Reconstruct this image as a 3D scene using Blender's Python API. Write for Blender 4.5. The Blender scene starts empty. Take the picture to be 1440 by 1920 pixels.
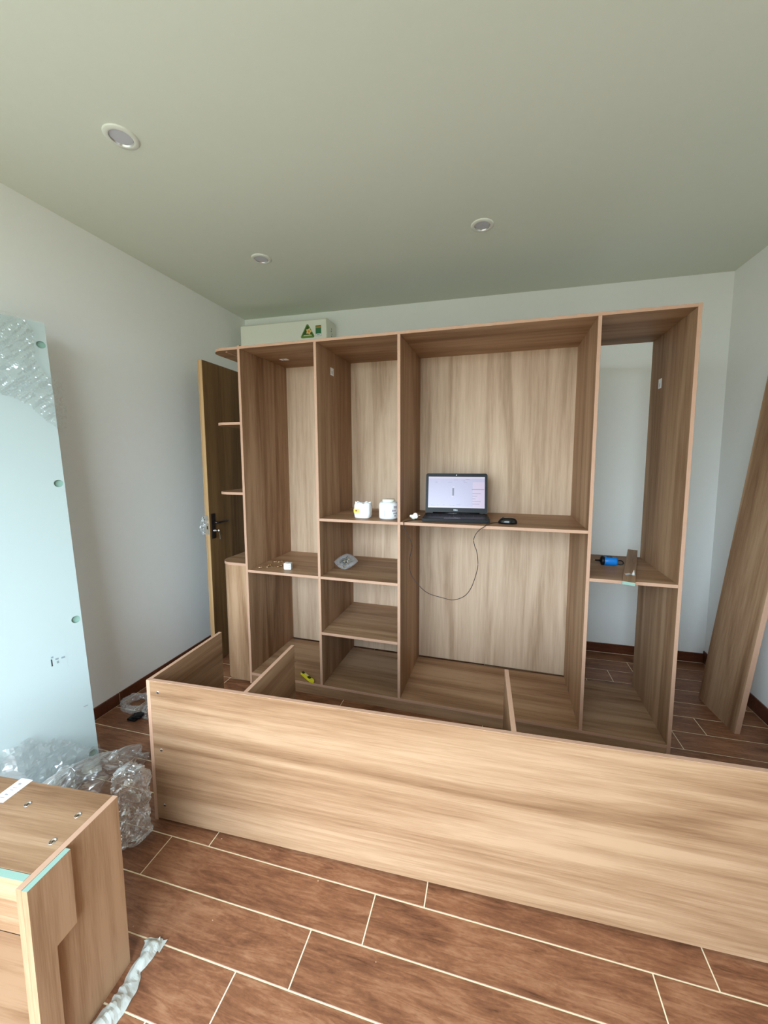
import bpy, bmesh, math, random
from mathutils import Vector, Matrix, noise, Euler
random.seed(7)
S = bpy.context.scene
COL = S.collection

# ------------------------------------------------------------------ camera
cam_d = bpy.data.cameras.new('camera')
cam = bpy.data.objects.new('camera', cam_d); COL.objects.link(cam)
F_PX, PX, PY = 709.486, 25.861, -32.358
cam_d.sensor_fit = 'HORIZONTAL'; cam_d.sensor_width = 36.0
cam_d.lens = 36.0 * F_PX / 1440.0
cam_d.shift_x = -PX / 1440.0
cam_d.shift_y = PY / 1440.0
cam_d.clip_start = 0.02
cam.matrix_world = Matrix(((0.97107476, -0.02215721, 0.23774537, 1.61980494),
                           (0.23877486, 0.09264152, -0.96664581, -2.22533772),
                           (-0.00060692, 0.99545297, 0.09525242, 1.58891951),
                           (0, 0, 0, 1)))
S.camera = cam

# ------------------------------------------------------------------ world, daylight, exposure
WIN_X0, WIN_X1, WIN_Z0, WIN_Z1, WALL_FRONT_Y = -0.60, 1.95, 0.03, 2.70, -3.25
world = bpy.data.worlds.new('overcast_sky'); S.world = world
world.use_nodes = True
nt = world.node_tree; nt.nodes.clear()
w_out = nt.nodes.new('ShaderNodeOutputWorld'); w_bg = nt.nodes.new('ShaderNodeBackground')
w_tc = nt.nodes.new('ShaderNodeTexCoord'); w_sep = nt.nodes.new('ShaderNodeSeparateXYZ')
w_mr = nt.nodes.new('ShaderNodeMapRange'); w_ramp = nt.nodes.new('ShaderNodeValToRGB')
nt.links.new(w_tc.outputs['Generated'], w_sep.inputs[0])
w_mr.inputs['From Min'].default_value = -1; w_mr.inputs['From Max'].default_value = 1
nt.links.new(w_sep.outputs['Z'], w_mr.inputs['Value'])
nt.links.new(w_mr.outputs['Result'], w_ramp.inputs['Fac'])
e = w_ramp.color_ramp.elements
e[0].position = 0.44; e[0].color = (0.15, 0.165, 0.13, 1)      # garden and paving below the horizon
e[1].position = 0.58; e[1].color = (0.71, 0.88, 1.0, 1)       # overcast sky
nt.links.new(w_ramp.outputs['Color'], w_bg.inputs['Color'])
w_bg.inputs['Strength'].default_value = 8.0
nt.links.new(w_bg.outputs[0], w_out.inputs['Surface'])
pl = bpy.data.lights.new('window_portal', 'AREA'); pl.shape = 'RECTANGLE'
pl.size = WIN_X1 - WIN_X0; pl.size_y = WIN_Z1 - WIN_Z0; pl.cycles.is_portal = True
plo = bpy.data.objects.new('window_portal', pl); COL.objects.link(plo)
plo.location = ((WIN_X0 + WIN_X1) / 2, WALL_FRONT_Y + 0.02, (WIN_Z0 + WIN_Z1) / 2)
plo.rotation_euler = (math.pi / 2, 0, 0)

vs = S.view_settings
S.display_settings.display_device = 'sRGB'
vs.view_transform = 'Standard'; vs.look = 'None'; vs.gamma = 1.0; vs.use_curve_mapping = False
vs.exposure = 1.0
S.cycles.max_bounces = 10; S.cycles.diffuse_bounces = 6; S.cycles.transparent_max_bounces = 24
S.cycles.caustics_reflective = False; S.cycles.caustics_refractive = False
S.cycles.use_denoising = True

# ------------------------------------------------------------------ materials
def lin(r, g, b):
    f = lambda c: c / 12.92 if c <= 0.04045 else ((c + 0.055) / 1.055) ** 2.4
    return (f(r / 255), f(g / 255), f(b / 255), 1)

def principled(name, color, rough=0.5, metal=0.0, spec=0.5, **kw):
    m = bpy.data.materials.new(name); m.use_nodes = True
    b = m.node_tree.nodes['Principled BSDF']
    b.inputs['Base Color'].default_value = color
    b.inputs['Roughness'].default_value = rough
    b.inputs['Metallic'].default_value = metal
    b.inputs['Specular IOR Level'].default_value = spec
    for k, v in kw.items(): b.inputs[k].default_value = v
    return m

def speckled(name, color, rough, amount=0.06, scale=60, bump=0.0, spec=0.3):
    m = principled(name, color, rough, spec=spec)
    n = m.node_tree.nodes; l = m.node_tree.links; b = n['Principled BSDF']
    tc = n.new('ShaderNodeTexCoord'); nz = n.new('ShaderNodeTexNoise'); mx = n.new('ShaderNodeMix'); mx.data_type = 'RGBA'
    nz.inputs['Scale'].default_value = scale; nz.inputs['Detail'].default_value = 4
    l.new(tc.outputs['Object'], nz.inputs['Vector']); l.new(nz.outputs['Fac'], mx.inputs['Factor'])
    mx.inputs['A'].default_value = tuple(c * (1 - amount) for c in color[:3]) + (1,)
    mx.inputs['B'].default_value = tuple(min(1, c * (1 + amount)) for c in color[:3]) + (1,)
    l.new(mx.outputs['Result'], b.inputs['Base Color'])
    if bump:
        bp = n.new('ShaderNodeBump'); bp.inputs['Strength'].default_value = bump; bp.inputs['Distance'].default_value = 0.001
        l.new(nz.outputs['Fac'], bp.inputs['Height']); l.new(bp.outputs['Normal'], b.inputs['Normal'])
    return m

def wood(name, axis, c_dark, c_mid, c_light, rough=0.5, band=7.0, fine=150.0, spec=0.18):
    """melamine oak: soft bands and fine fibres drawn out along one axis of the board"""
    m = principled(name, c_mid, rough, spec=spec)
    n = m.node_tree.nodes; l = m.node_tree.links; b = n['Principled BSDF']
    tc = n.new('ShaderNodeTexCoord'); oi = n.new('ShaderNodeObjectInfo')
    off = n.new('ShaderNodeVectorMath'); off.operation = 'MULTIPLY_ADD'
    l.new(oi.outputs['Random'], off.inputs[0]); off.inputs[1].default_value = (13.7, 29.3, 7.9)
    l.new(tc.outputs['Object'], off.inputs[2])
    def stretched(along, across, detail, rough_, dist=0.0):
        v = n.new('ShaderNodeVectorMath'); v.operation = 'MULTIPLY'
        s = [across] * 3; s['xyz'.index(axis)] = along
        v.inputs[1].default_value = s
        l.new(off.outputs[0], v.inputs[0])
        t = n.new('ShaderNodeTexNoise'); t.inputs['Scale'].default_value = 1.0
        t.inputs['Detail'].default_value = detail; t.inputs['Roughness'].default_value = rough_; t.inputs['Distortion'].default_value = dist
        l.new(v.outputs[0], t.inputs['Vector']); return t
    t1 = stretched(0.5, band, 3, 0.55, 1.0)
    t2 = stretched(1.3, band * 4.0, 4, 0.6, 0.5)
    t3 = stretched(9.0, fine * 2, 2, 0.6)
    a = n.new('ShaderNodeMath'); a.operation = 'MULTIPLY_ADD'; a.inputs[1].default_value = 0.38
    l.new(t2.outputs['Fac'], a.inputs[0]); 
    h = n.new('ShaderNodeMath'); h.operation = 'MULTIPLY'; h.inputs[1].default_value = 0.76
    l.new(t1.outputs['Fac'], h.inputs[0]); l.new(h.outputs[0], a.inputs[2])
    c = n.new('ShaderNodeMath'); c.operation = 'MULTIPLY_ADD'; c.inputs[1].default_value = 0.22
    l.new(t3.outputs['Fac'], c.inputs[0]); l.new(a.outputs[0], c.inputs[2])
    r = n.new('ShaderNodeValToRGB'); el = r.color_ramp.elements
    el[0].position = 0.50; el[0].color = c_dark
    el[1].position = 0.80; el[1].color = c_light
    k = el.new(0.65); k.color = c_mid
    l.new(c.outputs[0], r.inputs['Fac']); l.new(r.outputs['Color'], b.inputs['Base Color'])
    bp = n.new('ShaderNodeBump'); bp.inputs['Strength'].default_value = 0.12; bp.inputs['Distance'].default_value = 0.0006
    l.new(t3.outputs['Fac'], bp.inputs['Height']); l.new(bp.outputs['Normal'], b.inputs['Normal'])
    return m

OAK = (lin(124, 90, 64), lin(153, 118, 89), lin(176, 142, 112))
oak = {ax: wood('oak_melamine_' + ax, ax, *OAK) for ax in 'xyz'}
oak_back_lit = wood('oak_back_panel_lit', 'z', lin(166, 137, 112), lin(192, 163, 138), lin(208, 181, 156), band=8)  # oak made paler in colour to stand for daylight reaching the back panels
edge_band = speckled('edge_banding', lin(190, 150, 126), 0.5, 0.05, 90)
green_mdf = speckled('raw_green_fibreboard', lin(140, 168, 156), 0.9, 0.08, 300)
door_wood = wood('door_veneer', 'z', lin(92, 66, 40), lin(114, 84, 52), lin(130, 98, 62), band=12)
door_edge = wood('door_lipping', 'z', lin(162, 126, 86), lin(182, 145, 103), lin(194, 158, 116), band=30)
wall_paint = speckled('white_wall_paint', lin(240, 240, 238), 0.7, 0.015, 25, 0.05)
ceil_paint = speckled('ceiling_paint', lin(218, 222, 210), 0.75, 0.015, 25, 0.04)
grout = speckled('cream_grout', lin(236, 222, 190), 0.8, 0.08, 80)
white_lac = principled('white_lacquer', lin(176, 188, 188), 0.3, spec=0.4)
white_plastic = principled('white_plastic', lin(238, 238, 226), 0.35)
white_paper = speckled('white_paper', lin(240, 240, 240), 0.8, 0.03, 200)
print_black = principled('black_print', lin(40, 40, 45), 0.8)
print_faint = principled('faint_print', lin(128, 138, 142), 0.8)
print_grey = principled('grey_print', lin(150, 152, 155), 0.8)
steel = principled('bright_steel', lin(215, 215, 212), 0.25, 1.0)
brass = principled('zinc_yellow_steel', lin(222, 196, 150), 0.3, 1.0)
dark_hole = principled('dark_hole', lin(30, 24, 20), 0.9)
black_plastic = speckled('black_plastic', lin(17, 18, 20), 0.42, 0.15, 120, spec=0.25)
black_gloss = principled('black_gloss', lin(14, 14, 16), 0.18)
handle_metal = principled('bronze_handle', lin(70, 60, 58), 0.3, 0.8)
chrome = principled('chrome', lin(235, 235, 235), 0.1, 1.0)

def tile_mat(name, dark, mid, light, rough):
    m = principled(name, mid, rough, spec=0.45)
    n = m.node_tree.nodes; l = m.node_tree.links; b = n['Principled BSDF']
    tc = n.new('ShaderNodeTexCoord'); oi = n.new('ShaderNodeObjectInfo')
    off = n.new('ShaderNodeVectorMath'); off.operation = 'MULTIPLY_ADD'
    l.new(oi.outputs['Random'], off.inputs[0]); off.inputs[1].default_value = (31.0, 17.0, 5.0)
    l.new(tc.outputs['Object'], off.inputs[2])
    def st(sx, sy, detail, rg, dist):
        v = n.new('ShaderNodeVectorMath'); v.operation = 'MULTIPLY'; v.inputs[1].default_value = (sx, sy, sy)
        l.new(off.outputs[0], v.inputs[0])
        t = n.new('ShaderNodeTexNoise'); t.inputs['Scale'].default_value = 1; t.inputs['Detail'].default_value = detail
        t.inputs['Roughness'].default_value = rg; t.inputs['Distortion'].default_value = dist
        l.new(v.outputs[0], t.inputs['Vector']); return t
    a = st(3.0, 10, 3, 0.55, 1.0); f = st(6, 48, 7, 0.72, 1.6); s = st(60, 160, 3, 0.7, 0)
    x1 = n.new('ShaderNodeMath'); x1.operation = 'MULTIPLY_ADD'; x1.inputs[1].default_value = 0.62
    h = n.new('ShaderNodeMath'); h.operation = 'MULTIPLY'; h.inputs[1].default_value = 0.46
    l.new(a.outputs['Fac'], h.inputs[0]); l.new(f.outputs['Fac'], x1.inputs[0]); l.new(h.outputs[0], x1.inputs[2])
    x2 = n.new('ShaderNodeMath'); x2.operation = 'MULTIPLY_ADD'; x2.inputs[1].default_value = 0.16
    l.new(s.outputs['Fac'], x2.inputs[0]); l.new(x1.outputs[0], x2.inputs[2])
    r = n.new('ShaderNodeValToRGB'); el = r.color_ramp.elements
    el[0].position = 0.44; el[0].color = dark; el[1].position = 0.80; el[1].color = light
    k = el.new(0.62); k.color = mid
    l.new(x2.outputs[0], r.inputs['Fac']); l.new(r.outputs['Color'], b.inputs['Base Color'])
    bp = n.new('ShaderNodeBump'); bp.inputs['Strength'].default_value = 0.25; bp.inputs['Distance'].default_value = 0.0008
    l.new(x2.outputs[0], bp.inputs['Height']); l.new(bp.outputs['Normal'], b.inputs['Normal'])
    return m
floor_tile_m = tile_mat('wood_look_tile', lin(84, 50, 32), lin(132, 86, 60), lin(166, 120, 90), 0.42)
skirt_m = tile_mat('dark_skirting_tile', lin(70, 34, 22), lin(92, 48, 30), lin(112, 64, 42), 0.35)

def film_mat(name, alpha=0.30, tint=(0.96, 0.97, 0.975), rough=0.10, matte=0.45):
    m = bpy.data.materials.new(name); m.use_nodes = True
    n = m.node_tree.nodes; l = m.node_tree.links; n.clear()
    out = n.new('ShaderNodeOutputMaterial'); tr = n.new('ShaderNodeBsdfTransparent'); gl = n.new('ShaderNodeBsdfGlossy')
    di = n.new('ShaderNodeBsdfDiffuse'); tl = n.new('ShaderNodeBsdfTranslucent')
    lw = n.new('ShaderNodeLayerWeight'); lw.inputs['Blend'].default_value = 0.35
    tr.inputs['Color'].default_value = tint + (1,); gl.inputs['Roughness'].default_value = rough
    gl.inputs['Color'].default_value = (1, 1, 1, 1)
    di.inputs['Color'].default_value = (0.85, 0.87, 0.88, 1); tl.inputs['Color'].default_value = (0.85, 0.87, 0.88, 1)
    m1 = n.new('ShaderNodeMixShader'); m1.inputs[0].default_value = 0.4
    l.new(di.outputs[0], m1.inputs[1]); l.new(tl.outputs[0], m1.inputs[2])
    m2 = n.new('ShaderNodeMixShader'); m2.inputs[0].default_value = 1 - matte
    l.new(m1.outputs[0], m2.inputs[1]); l.new(gl.outputs[0], m2.inputs[2])
    mr = n.new('ShaderNodeMapRange'); mr.inputs['To Min'].default_value = alpha * 0.5; mr.inputs['To Max'].default_value = min(1, alpha * 2.2)
    l.new(lw.outputs['Facing'], mr.inputs['Value'])
    m3 = n.new('ShaderNodeMixShader'); l.new(mr.outputs['Result'], m3.inputs[0])
    l.new(tr.outputs[0], m3.inputs[1]); l.new(m2.outputs[0], m3.inputs[2])
    l.new(m3.outputs[0], out.inputs['Surface'])
    return m
film = film_mat('clear_plastic_film', 0.55)
film_thin = film_mat('thin_clear_film', 0.34)
film_clear = film_mat('glossy_clear_film', 0.24, (.97, .98, .98), .06, .25)

# ------------------------------------------------------------------ helpers
def link(o, parent=None):
    COL.objects.link(o)
    if parent is not None: o.parent = parent
    return o

def mesh_obj(name, bm, mats, parent=None, smooth=False):
    me = bpy.data.meshes.new(name)
    bm.normal_update(); bm.to_mesh(me); bm.free()
    for m in (mats if isinstance(mats, (list, tuple)) else [mats]): me.materials.append(m)
    if smooth:
        for p in me.polygons: p.use_smooth = True
    return link(bpy.data.objects.new(name, me), parent)

def thing(name, label, cat, loc=(0, 0, 0), rotz=0.0, group=None):
    o = bpy.data.objects.new(name, None); COL.objects.link(o)
    o.empty_display_size = 0.1
    o.location = loc; o.rotation_euler = (0, 0, rotz)
    return tag(o, label, cat, group)

def tag(o, label=None, cat=None, group=None, kind=None):
    if label: o['label'] = label
    if cat: o['category'] = cat
    if group: o['group'] = group
    if kind: o['kind'] = kind
    return o

def struct(o): o['kind'] = 'structure'; return o

def add_box(bm, x0, x1, y0, y1, z0, z1, mat=0, M=None):
    vs = [bm.verts.new((x, y, z)) for x in (x0, x1) for y in (y0, y1) for z in (z0, z1)]
    if M is not None:
        for v in vs: v.co = M @ v.co
    F = [(0, 1, 3, 2), (4, 6, 7, 5), (0, 4, 5, 1), (2, 3, 7, 6), (0, 2, 6, 4), (1, 5, 7, 3)]
    fs = [bm.faces.new([vs[i] for i in f]) for f in F]
    for f in fs: f.material_index = mat
    return fs

DIRS = {'-x': (-1, 0, 0), '+x': (1, 0, 0), '-y': (0, -1, 0), '+y': (0, 1, 0), '-z': (0, 0, -1), '+z': (0, 0, 1)}
def board(name, parent, x0, x1, y0, y1, z0, z1, grain, edges=(), raw=(), face_mat=None, bevel=0.0007):
    """one board of melamine: grain along an axis, edge banding on the sides in `edges`, bare green core on those in `raw`;
    the mesh has its own origin at the board's centre"""
    c = Vector(((x0 + x1) / 2, (y0 + y1) / 2, (z0 + z1) / 2))
    bm = bmesh.new(); add_box(bm, x0 - c.x, x1 - c.x, y0 - c.y, y1 - c.y, z0 - c.z, z1 - c.z)
    if bevel: bmesh.ops.bevel(bm, geom=list(bm.edges), offset=bevel, segments=1, affect='EDGES')
    bm.normal_update()
    for f in bm.faces:
        d = max(DIRS, key=lambda k: f.normal.dot(Vector(DIRS[k])))
        f.material_index = 1 if d in edges else 2 if d in raw else 0
    o = mesh_obj(name, bm, [face_mat or oak[grain], edge_band, green_mdf], parent)
    o.location = c
    return o

def add_cyl(bm, p0, p1, r0, r1=None, n=20, caps=True, mat=0):
    r1 = r0 if r1 is None else r1
    p0, p1 = Vector(p0), Vector(p1); d = (p1 - p0).normalized()
    a = d.orthogonal().normalized(); b = d.cross(a)
    R = [[bm.verts.new(p + (a * math.cos(t) + b * math.sin(t)) * r) for t in [2 * math.pi * i / n for i in range(n)]] for p, r in ((p0, r0), (p1, r1))]
    for i in range(n):
        f = bm.faces.new((R[0][i], R[0][(i + 1) % n], R[1][(i + 1) % n], R[1][i])); f.material_index = mat; f.smooth = True
    if caps:
        for r, rev in ((R[0], True), (R[1], False)):
            f = bm.faces.new(list(reversed(r)) if rev else r); f.material_index = mat

def lathe(bm, prof, n=32, mat=0, c=(0, 0, 0), smooth=True):
    """profile of (radius, z) turned around the z axis"""
    rings = []
    for r, z in prof:
        if r < 1e-6: rings.append([bm.verts.new((c[0], c[1], c[2] + z))])
        else: rings.append([bm.verts.new((c[0] + r * math.cos(2 * math.pi * i / n), c[1] + r * math.sin(2 * math.pi * i / n), c[2] + z)) for i in range(n)])
    for A, B in zip(rings, rings[1:]):
        for i in range(n):
            j = (i + 1) % n
            q = [A[i % len(A)], A[j % len(A)], B[j % len(B)], B[i % len(B)]]
            q = [v for k, v in enumerate(q) if v not in q[:k]]
            if len(q) > 2:
                f = bm.faces.new(q); f.material_index = mat; f.smooth = smooth

def add_tube(bm, pts, r, n=8, mat=0, closed=False):
    pts = [Vector(p) for p in pts]; rings = []; N = len(pts)
    ref = Vector((0, 0, 1))
    for i, p in enumerate(pts):
        a = pts[(i - 1) % N] if (closed or i > 0) else p
        b = pts[(i + 1) % N] if (closed or i < N - 1) else p
        t = (b - a).normalized()
        s = t.cross(ref)
        if s.length < 1e-3: s = t.cross(Vector((1, 0, 0)))
        s.normalize(); u = s.cross(t)
        rr = r(i / (N - 1)) if callable(r) else r
        rings.append([bm.verts.new(p + (s * math.cos(2 * math.pi * k / n) + u * math.sin(2 * math.pi * k / n)) * rr) for k in range(n)])
    for i in range(N if closed else N - 1):
        A, B = rings[i], rings[(i + 1) % N]
        for k in range(n):
            f = bm.faces.new((A[k], A[(k + 1) % n], B[(k + 1) % n], B[k])); f.smooth = True; f.material_index = mat
    if not closed:
        bm.faces.new(list(reversed(rings[0]))).material_index = mat; bm.faces.new(rings[-1]).material_index = mat

def catmull(pts, per=8):
    P = [Vector(p) for p in pts]; P = [P[0] * 2 - P[1]] + P + [P[-1] * 2 - P[-2]]; out = []
    for i in range(1, len(P) - 2):
        for k in range(per):
            t = k / per; a, b, c, d = P[i - 1], P[i], P[i + 1], P[i + 2]
            out.append(0.5 * ((2 * b) + (c - a) * t + (2 * a - 5 * b + 4 * c - d) * t * t + (3 * b - a - 3 * c + d) * t ** 3))
    out.append(P[-2]); return out

def prism(bm, poly, z0, z1, mat_side=0, mat_cap=0, axis='z'):
    """extrude a 2-D outline (counter-clockwise) between two levels"""
    def P(p, h):
        return (p[0], p[1], h) if axis == 'z' else (p[0], h, p[1]) if axis == 'y' else (h, p[0], p[1])
    A = [bm.verts.new(P(p, z0)) for p in poly]; B = [bm.verts.new(P(p, z1)) for p in poly]
    fs = [bm.faces.new(list(reversed(A))), bm.faces.new(B)]
    for f in fs: f.material_index = mat_cap
    for i in range(len(poly)):
        j = (i + 1) % len(poly)
        f = bm.faces.new((A[i], A[j], B[j], B[i])); f.material_index = mat_side
    bmesh.ops.recalc_face_normals(bm, faces=bm.faces)

def crease(p, s, seed):
    """sharp folded crumple, -1..1"""
    q = Vector(p) * s + Vector((seed * 3.1, seed * 1.7, seed * 2.3))
    d, _ = noise.voronoi(q)
    return (d[1] - d[0]) * 1.3 - 0.5 + 0.6 * noise.noise(q * 2.3)

# ------------------------------------------------------------------ the room shell
XL, XR, YB, ZC = -0.695, 3.263, 1.0757, 2.9071
def slab(name, mat, *b, parent=None):
    bm = bmesh.new(); add_box(bm, *b); return struct(mesh_obj(name, bm, mat, parent))
YF = WALL_FRONT_Y
slab('wall_left', wall_paint, XL - 0.15, XL, YF - 0.15, YB + 0.15, 0, ZC)
slab('wall_right', wall_paint, XR, XR + 0.15, YF - 0.15, YB + 0.15, 0, ZC)
slab('wall_back', wall_paint, XL, XR, YB, YB + 0.15, 0, ZC)
bm = bmesh.new()
add_box(bm, XL, WIN_X0, YF - 0.15, YF, 0, ZC); add_box(bm, WIN_X1, XR, YF - 0.15, YF, 0, ZC)
add_box(bm, WIN_X0, WIN_X1, YF - 0.15, YF, WIN_Z1, ZC); add_box(bm, WIN_X0, WIN_X1, YF - 0.15, YF, 0, WIN_Z0)
struct(mesh_obj('wall_front', bm, wall_paint))
win = bpy.data.objects.new('window_1', None); COL.objects.link(win); struct(win)
alu = principled('white_window_frame', lin(235, 236, 236), 0.4)
for b in ((WIN_X0, WIN_X0 + .05, WIN_Z0, WIN_Z1), (WIN_X1 - .05, WIN_X1, WIN_Z0, WIN_Z1), (WIN_X0 + .05, WIN_X1 - .05, WIN_Z1 - .05, WIN_Z1)):
    bm = bmesh.new(); add_box(bm, b[0], b[1], YF - 0.1, YF - 0.04, b[2], b[3]); mesh_obj('window_frame', bm, alu, win)

# ceiling with three round openings for the downlights
LIGHTS = [(0.112, -0.856), (0.112, 0.126), (1.541, 0.106)]
slab('ceiling', ceil_paint, XL - 0.15, XR + 0.15, YF - 0.15, YB + 0.15, ZC, ZC + 0.15)

# floor: grout bed with every tile laid into it
floor = slab('floor', grout, XL - 0.15, XR + 0.15, YF - 0.15, YB + 0.15, -0.10, -0.0013)
TL, TW, G = 0.8982, 0.1523, 0.0042
tile_cache = {}
def tile_mesh(w, h):
    k = (round(w, 4), round(h, 4))
    if k not in tile_cache:
        bm = bmesh.new(); add_box(bm, -w / 2, w / 2, -h / 2, h / 2, -0.006, 0)
        top = [e for e in bm.edges if all(abs(v.co.z) < 1e-6 for v in e.verts)]
        bmesh.ops.bevel(bm, geom=top, offset=0.0009, segments=1, affect='EDGES')
        me = bpy.data.meshes.new('tile'); bm.normal_update(); bm.to_mesh(me); bm.free(); me.materials.append(floor_tile_m)
        tile_cache[k] = me
    return tile_cache[k]
for r in range(-22, 15):
    y0, y1 = -1.0393 + r * TW, -1.0393 + (r + 1) * TW
    ya, yb = max(y0, YF), min(y1, YB)
    if yb - ya < 0.02: continue
    xs = 0.5245 + 0.18 * r - TL * 40
    for k in range(80):
        x0 = xs + k * TL; xa, xb = max(x0, XL), min(x0 + TL, XR)
        if xb - xa < 0.015: continue
        w, h = xb - xa - G, yb - ya - G
        o = link(bpy.data.objects.new('tile', tile_mesh(w, h)), floor)
        o.location = ((xa + xb) / 2, (ya + yb) / 2, random.uniform(-0.0002, 0.0001))

# skirting: tiles along the walls, light joint between them and the floor
def skirting(name, fixed, a0, a1, joints, side):
    t, h, g = 0.009, 0.078, 0.003
    root = bpy.data.objects.new(name, None); COL.objects.link(root); struct(root)
    cuts = [a0] + joints + [a1]
    for i in range(len(cuts) - 1):
        p, q = cuts[i] + (g / 2 if i else 0), cuts[i + 1] - (g / 2 if i < len(cuts) - 2 else 0)
        bm = bmesh.new()
        if side == 'left': add_box(bm, fixed, fixed + t, p, q, g, h)
        elif side == 'right': add_box(bm, fixed - t, fixed, p, q, g, h + 0.02)
        else: add_box(bm, p, q, fixed - t, fixed, g, h)
        bmesh.ops.bevel(bm, geom=list(bm.edges), offset=0.001, segments=1, affect='EDGES')
        mesh_obj('tile', bm, skirt_m, root)
    bm = bmesh.new()
    if side == 'left': add_box(bm, fixed, fixed + t * .8, a0, a1, -0.001, h - .004)
    elif side == 'right': add_box(bm, fixed - t * .8, fixed, a0, a1, -0.001, h + .016)
    else: add_box(bm, a0, a1, fixed - t * .8, fixed, -0.001, h - .004)
    mesh_obj('joint', bm, grout, root)
skirting('baseboard_left', XL, YF, YB, [-2.2, -1.302, -0.404, 0.494], 'left')
skirting('baseboard_back', YB, XL + .009, XR - .009, [0.2, 1.1, 2.0, 2.898], 'back')
skirting('baseboard_right', XR, YF, YB, [-1.9, -1.0, -0.1, 0.8], 'right')

# ------------------------------------------------------------------ wardrobe
T = 0.0175
H, D, ZB = 2.319, 0.566, 0.082
WX = [0.0, 0.5505, 1.0874, 2.1366, 2.563]
wd = thing('wardrobe', 'large open oak-look wardrobe with four bays and a rounded shelf end against the back wall', 'wardrobe', (0, 0, 0), -0.0311)
TB = 0.001   # side panels stand a hair proud of the top board
board('side_panel', wd, WX[0] - T / 2, WX[0] + T / 2, 0, D, 0, H + 0.006, 'z', ('-y', '+z'))
board('side_panel', wd, WX[4] - T / 2, WX[4] + T / 2, 0, D, 0, H, 'z', ('-y',))
board('top_board', wd, WX[0] + T / 2, WX[4] - T / 2, 0, D, H - T, H - 0.001, 'x', ('-y',))
for i in (1, 2, 3):
    board('divider_panel', wd, WX[i] - T / 2, WX[i] + T / 2, 0.0005, D, ZB, H - T, 'z', ('-y',))
board('bottom_board', wd, WX[0] + T / 2, WX[4] - T / 2, 0.0, D - 0.035, ZB - T, ZB, 'x', ('-y',))
board('plinth_board', wd, WX[0] + T / 2, WX[4] - T / 2, 0.004, 0.004 + T, 0.0, ZB - T, 'x')
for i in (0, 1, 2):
    board('back_panel', wd, WX[i] + T / 2, WX[i + 1] - T / 2, D - 0.012, D - 0.001, ZB, H - T, 'z', bevel=0, face_mat=oak_back_lit)
for i, z in ((0, .826), (1, 1.207), (1, .826), (1, .449), (2, 1.208)):
    board('shelf', wd, WX[i] + T / 2, WX[i + 1] - T / 2, 0.001, D - 0.013, z - T, z, 'x', ('-y',))
board('shelf', wd, WX[3] + T / 2, WX[4] - T / 2, 0.001, D - 0.002, 0.951 - T, 0.951, 'x', ('-y',))

def rounded_outline(xa, xb, ya, yb, r, n=10):
    """board outline whose front left corner is rounded"""
    p = [(xb, ya), (xb, yb), (xa, yb)]
    p += [(xa + r - r * math.cos(t), ya + r - r * math.sin(t)) for t in [math.pi / 2 * k / n for k in range(n + 1)]]
    return p[::-1]
EX, ER = -0.236, 0.10
def round_shelf(name, zt, t=T, depth=0.34):
    bm = bmesh.new(); prism(bm, rounded_outline(EX, -T / 2, 0.002, depth, ER), -t / 2, t / 2, 1, 0)
    o = mesh_obj(name, bm, [oak['x'], edge_band], wd); o.location.z = zt - t / 2; return o
top_sh = round_shelf('rounded_shelf', H - 0.001)
round_shelf('rounded_shelf', 1.832); round_shelf('rounded_shelf', 1.361)
bm = bmesh.new(); add_box(bm, -0.122, -0.108, 0.03, 0.33, H - T - 0.006, H - T - 0.001)
mesh_obj('light_groove', bm, edge_band, wd)
round_shelf('rounded_top', 0.868, 0.018)
bm = bmesh.new(); prism(bm, rounded_outline(EX + .003, -T / 2, 0.006, 0.336, ER - .003), 0.012, 0.849, 0, 0)
o = mesh_obj('curved_front', bm, oak['z'], wd)
# price stickers left on the inside
for (x0, x1, y0, y1, z0, z1) in ((WX[1] + T / 2, WX[1] + T / 2 + .0008, .20, .25, 2.145, 2.195), (WX[4] - T / 2 - .0008, WX[4] - T / 2, .39, .435, 1.995, 2.05), (.11, .17, .30, .34, H - T - .0008, H - T)):
    bm = bmesh.new(); add_box(bm, x0, x1, y0, y1, z0, z1); st = tag(mesh_obj('sticker', bm, white_paper, wd), 'small white paper sticker')
    bm = bmesh.new()
    if z1 - z0 < .002: add_box(bm, x0 + .02, x0 + .028, y0 + .008, y1 - .008, z0 - .0004, z0)
    else:
        s = (x1, x1 + .0004) if x0 < 1 else (x0 - .0004, x0)
        add_box(bm, *s, y0 + .018, y0 + .026, z0 + .010, z0 + .03)
    mesh_obj('print_mark', bm, print_grey, st)

# ------------------------------------------------------------------ carcass lying in front of it
BL, BH = 2.98, 0.649
bx = thing('cabinet_carcass', 'long oak-look carcass lying on its side on the floor in front of the wardrobe', 'cabinet', (0.2091, -0.9942, 0), 0.0252)
board('end_panel', bx, 0, T, 0, 0.462, 0, BH, 'y', ('-y', '+z'))
board('end_panel', bx, BL - T, BL, 0, 0.462, 0, BH, 'y', ('-y', '+z'))
board('front_panel', bx, T, BL - T, 0.0005, T, 0.010, BH - .0005, 'x', ('+z',))
for x in (0.457, 1.500):
    d = board('divider', bx, x, x + T, T, 0.412, 0.0, BH, 'y', ('+z',), ('+y',))
    for zz in (0.10, 0.55):
        bm = bmesh.new(); add_cyl(bm, (T / 2 - .00875, 0.20, zz - BH / 2), (T / 2 - .00875, 0.224, zz - BH / 2), 0.0035, n=10)
        mesh_obj('connecting_bolt', bm, steel, d)
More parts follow.
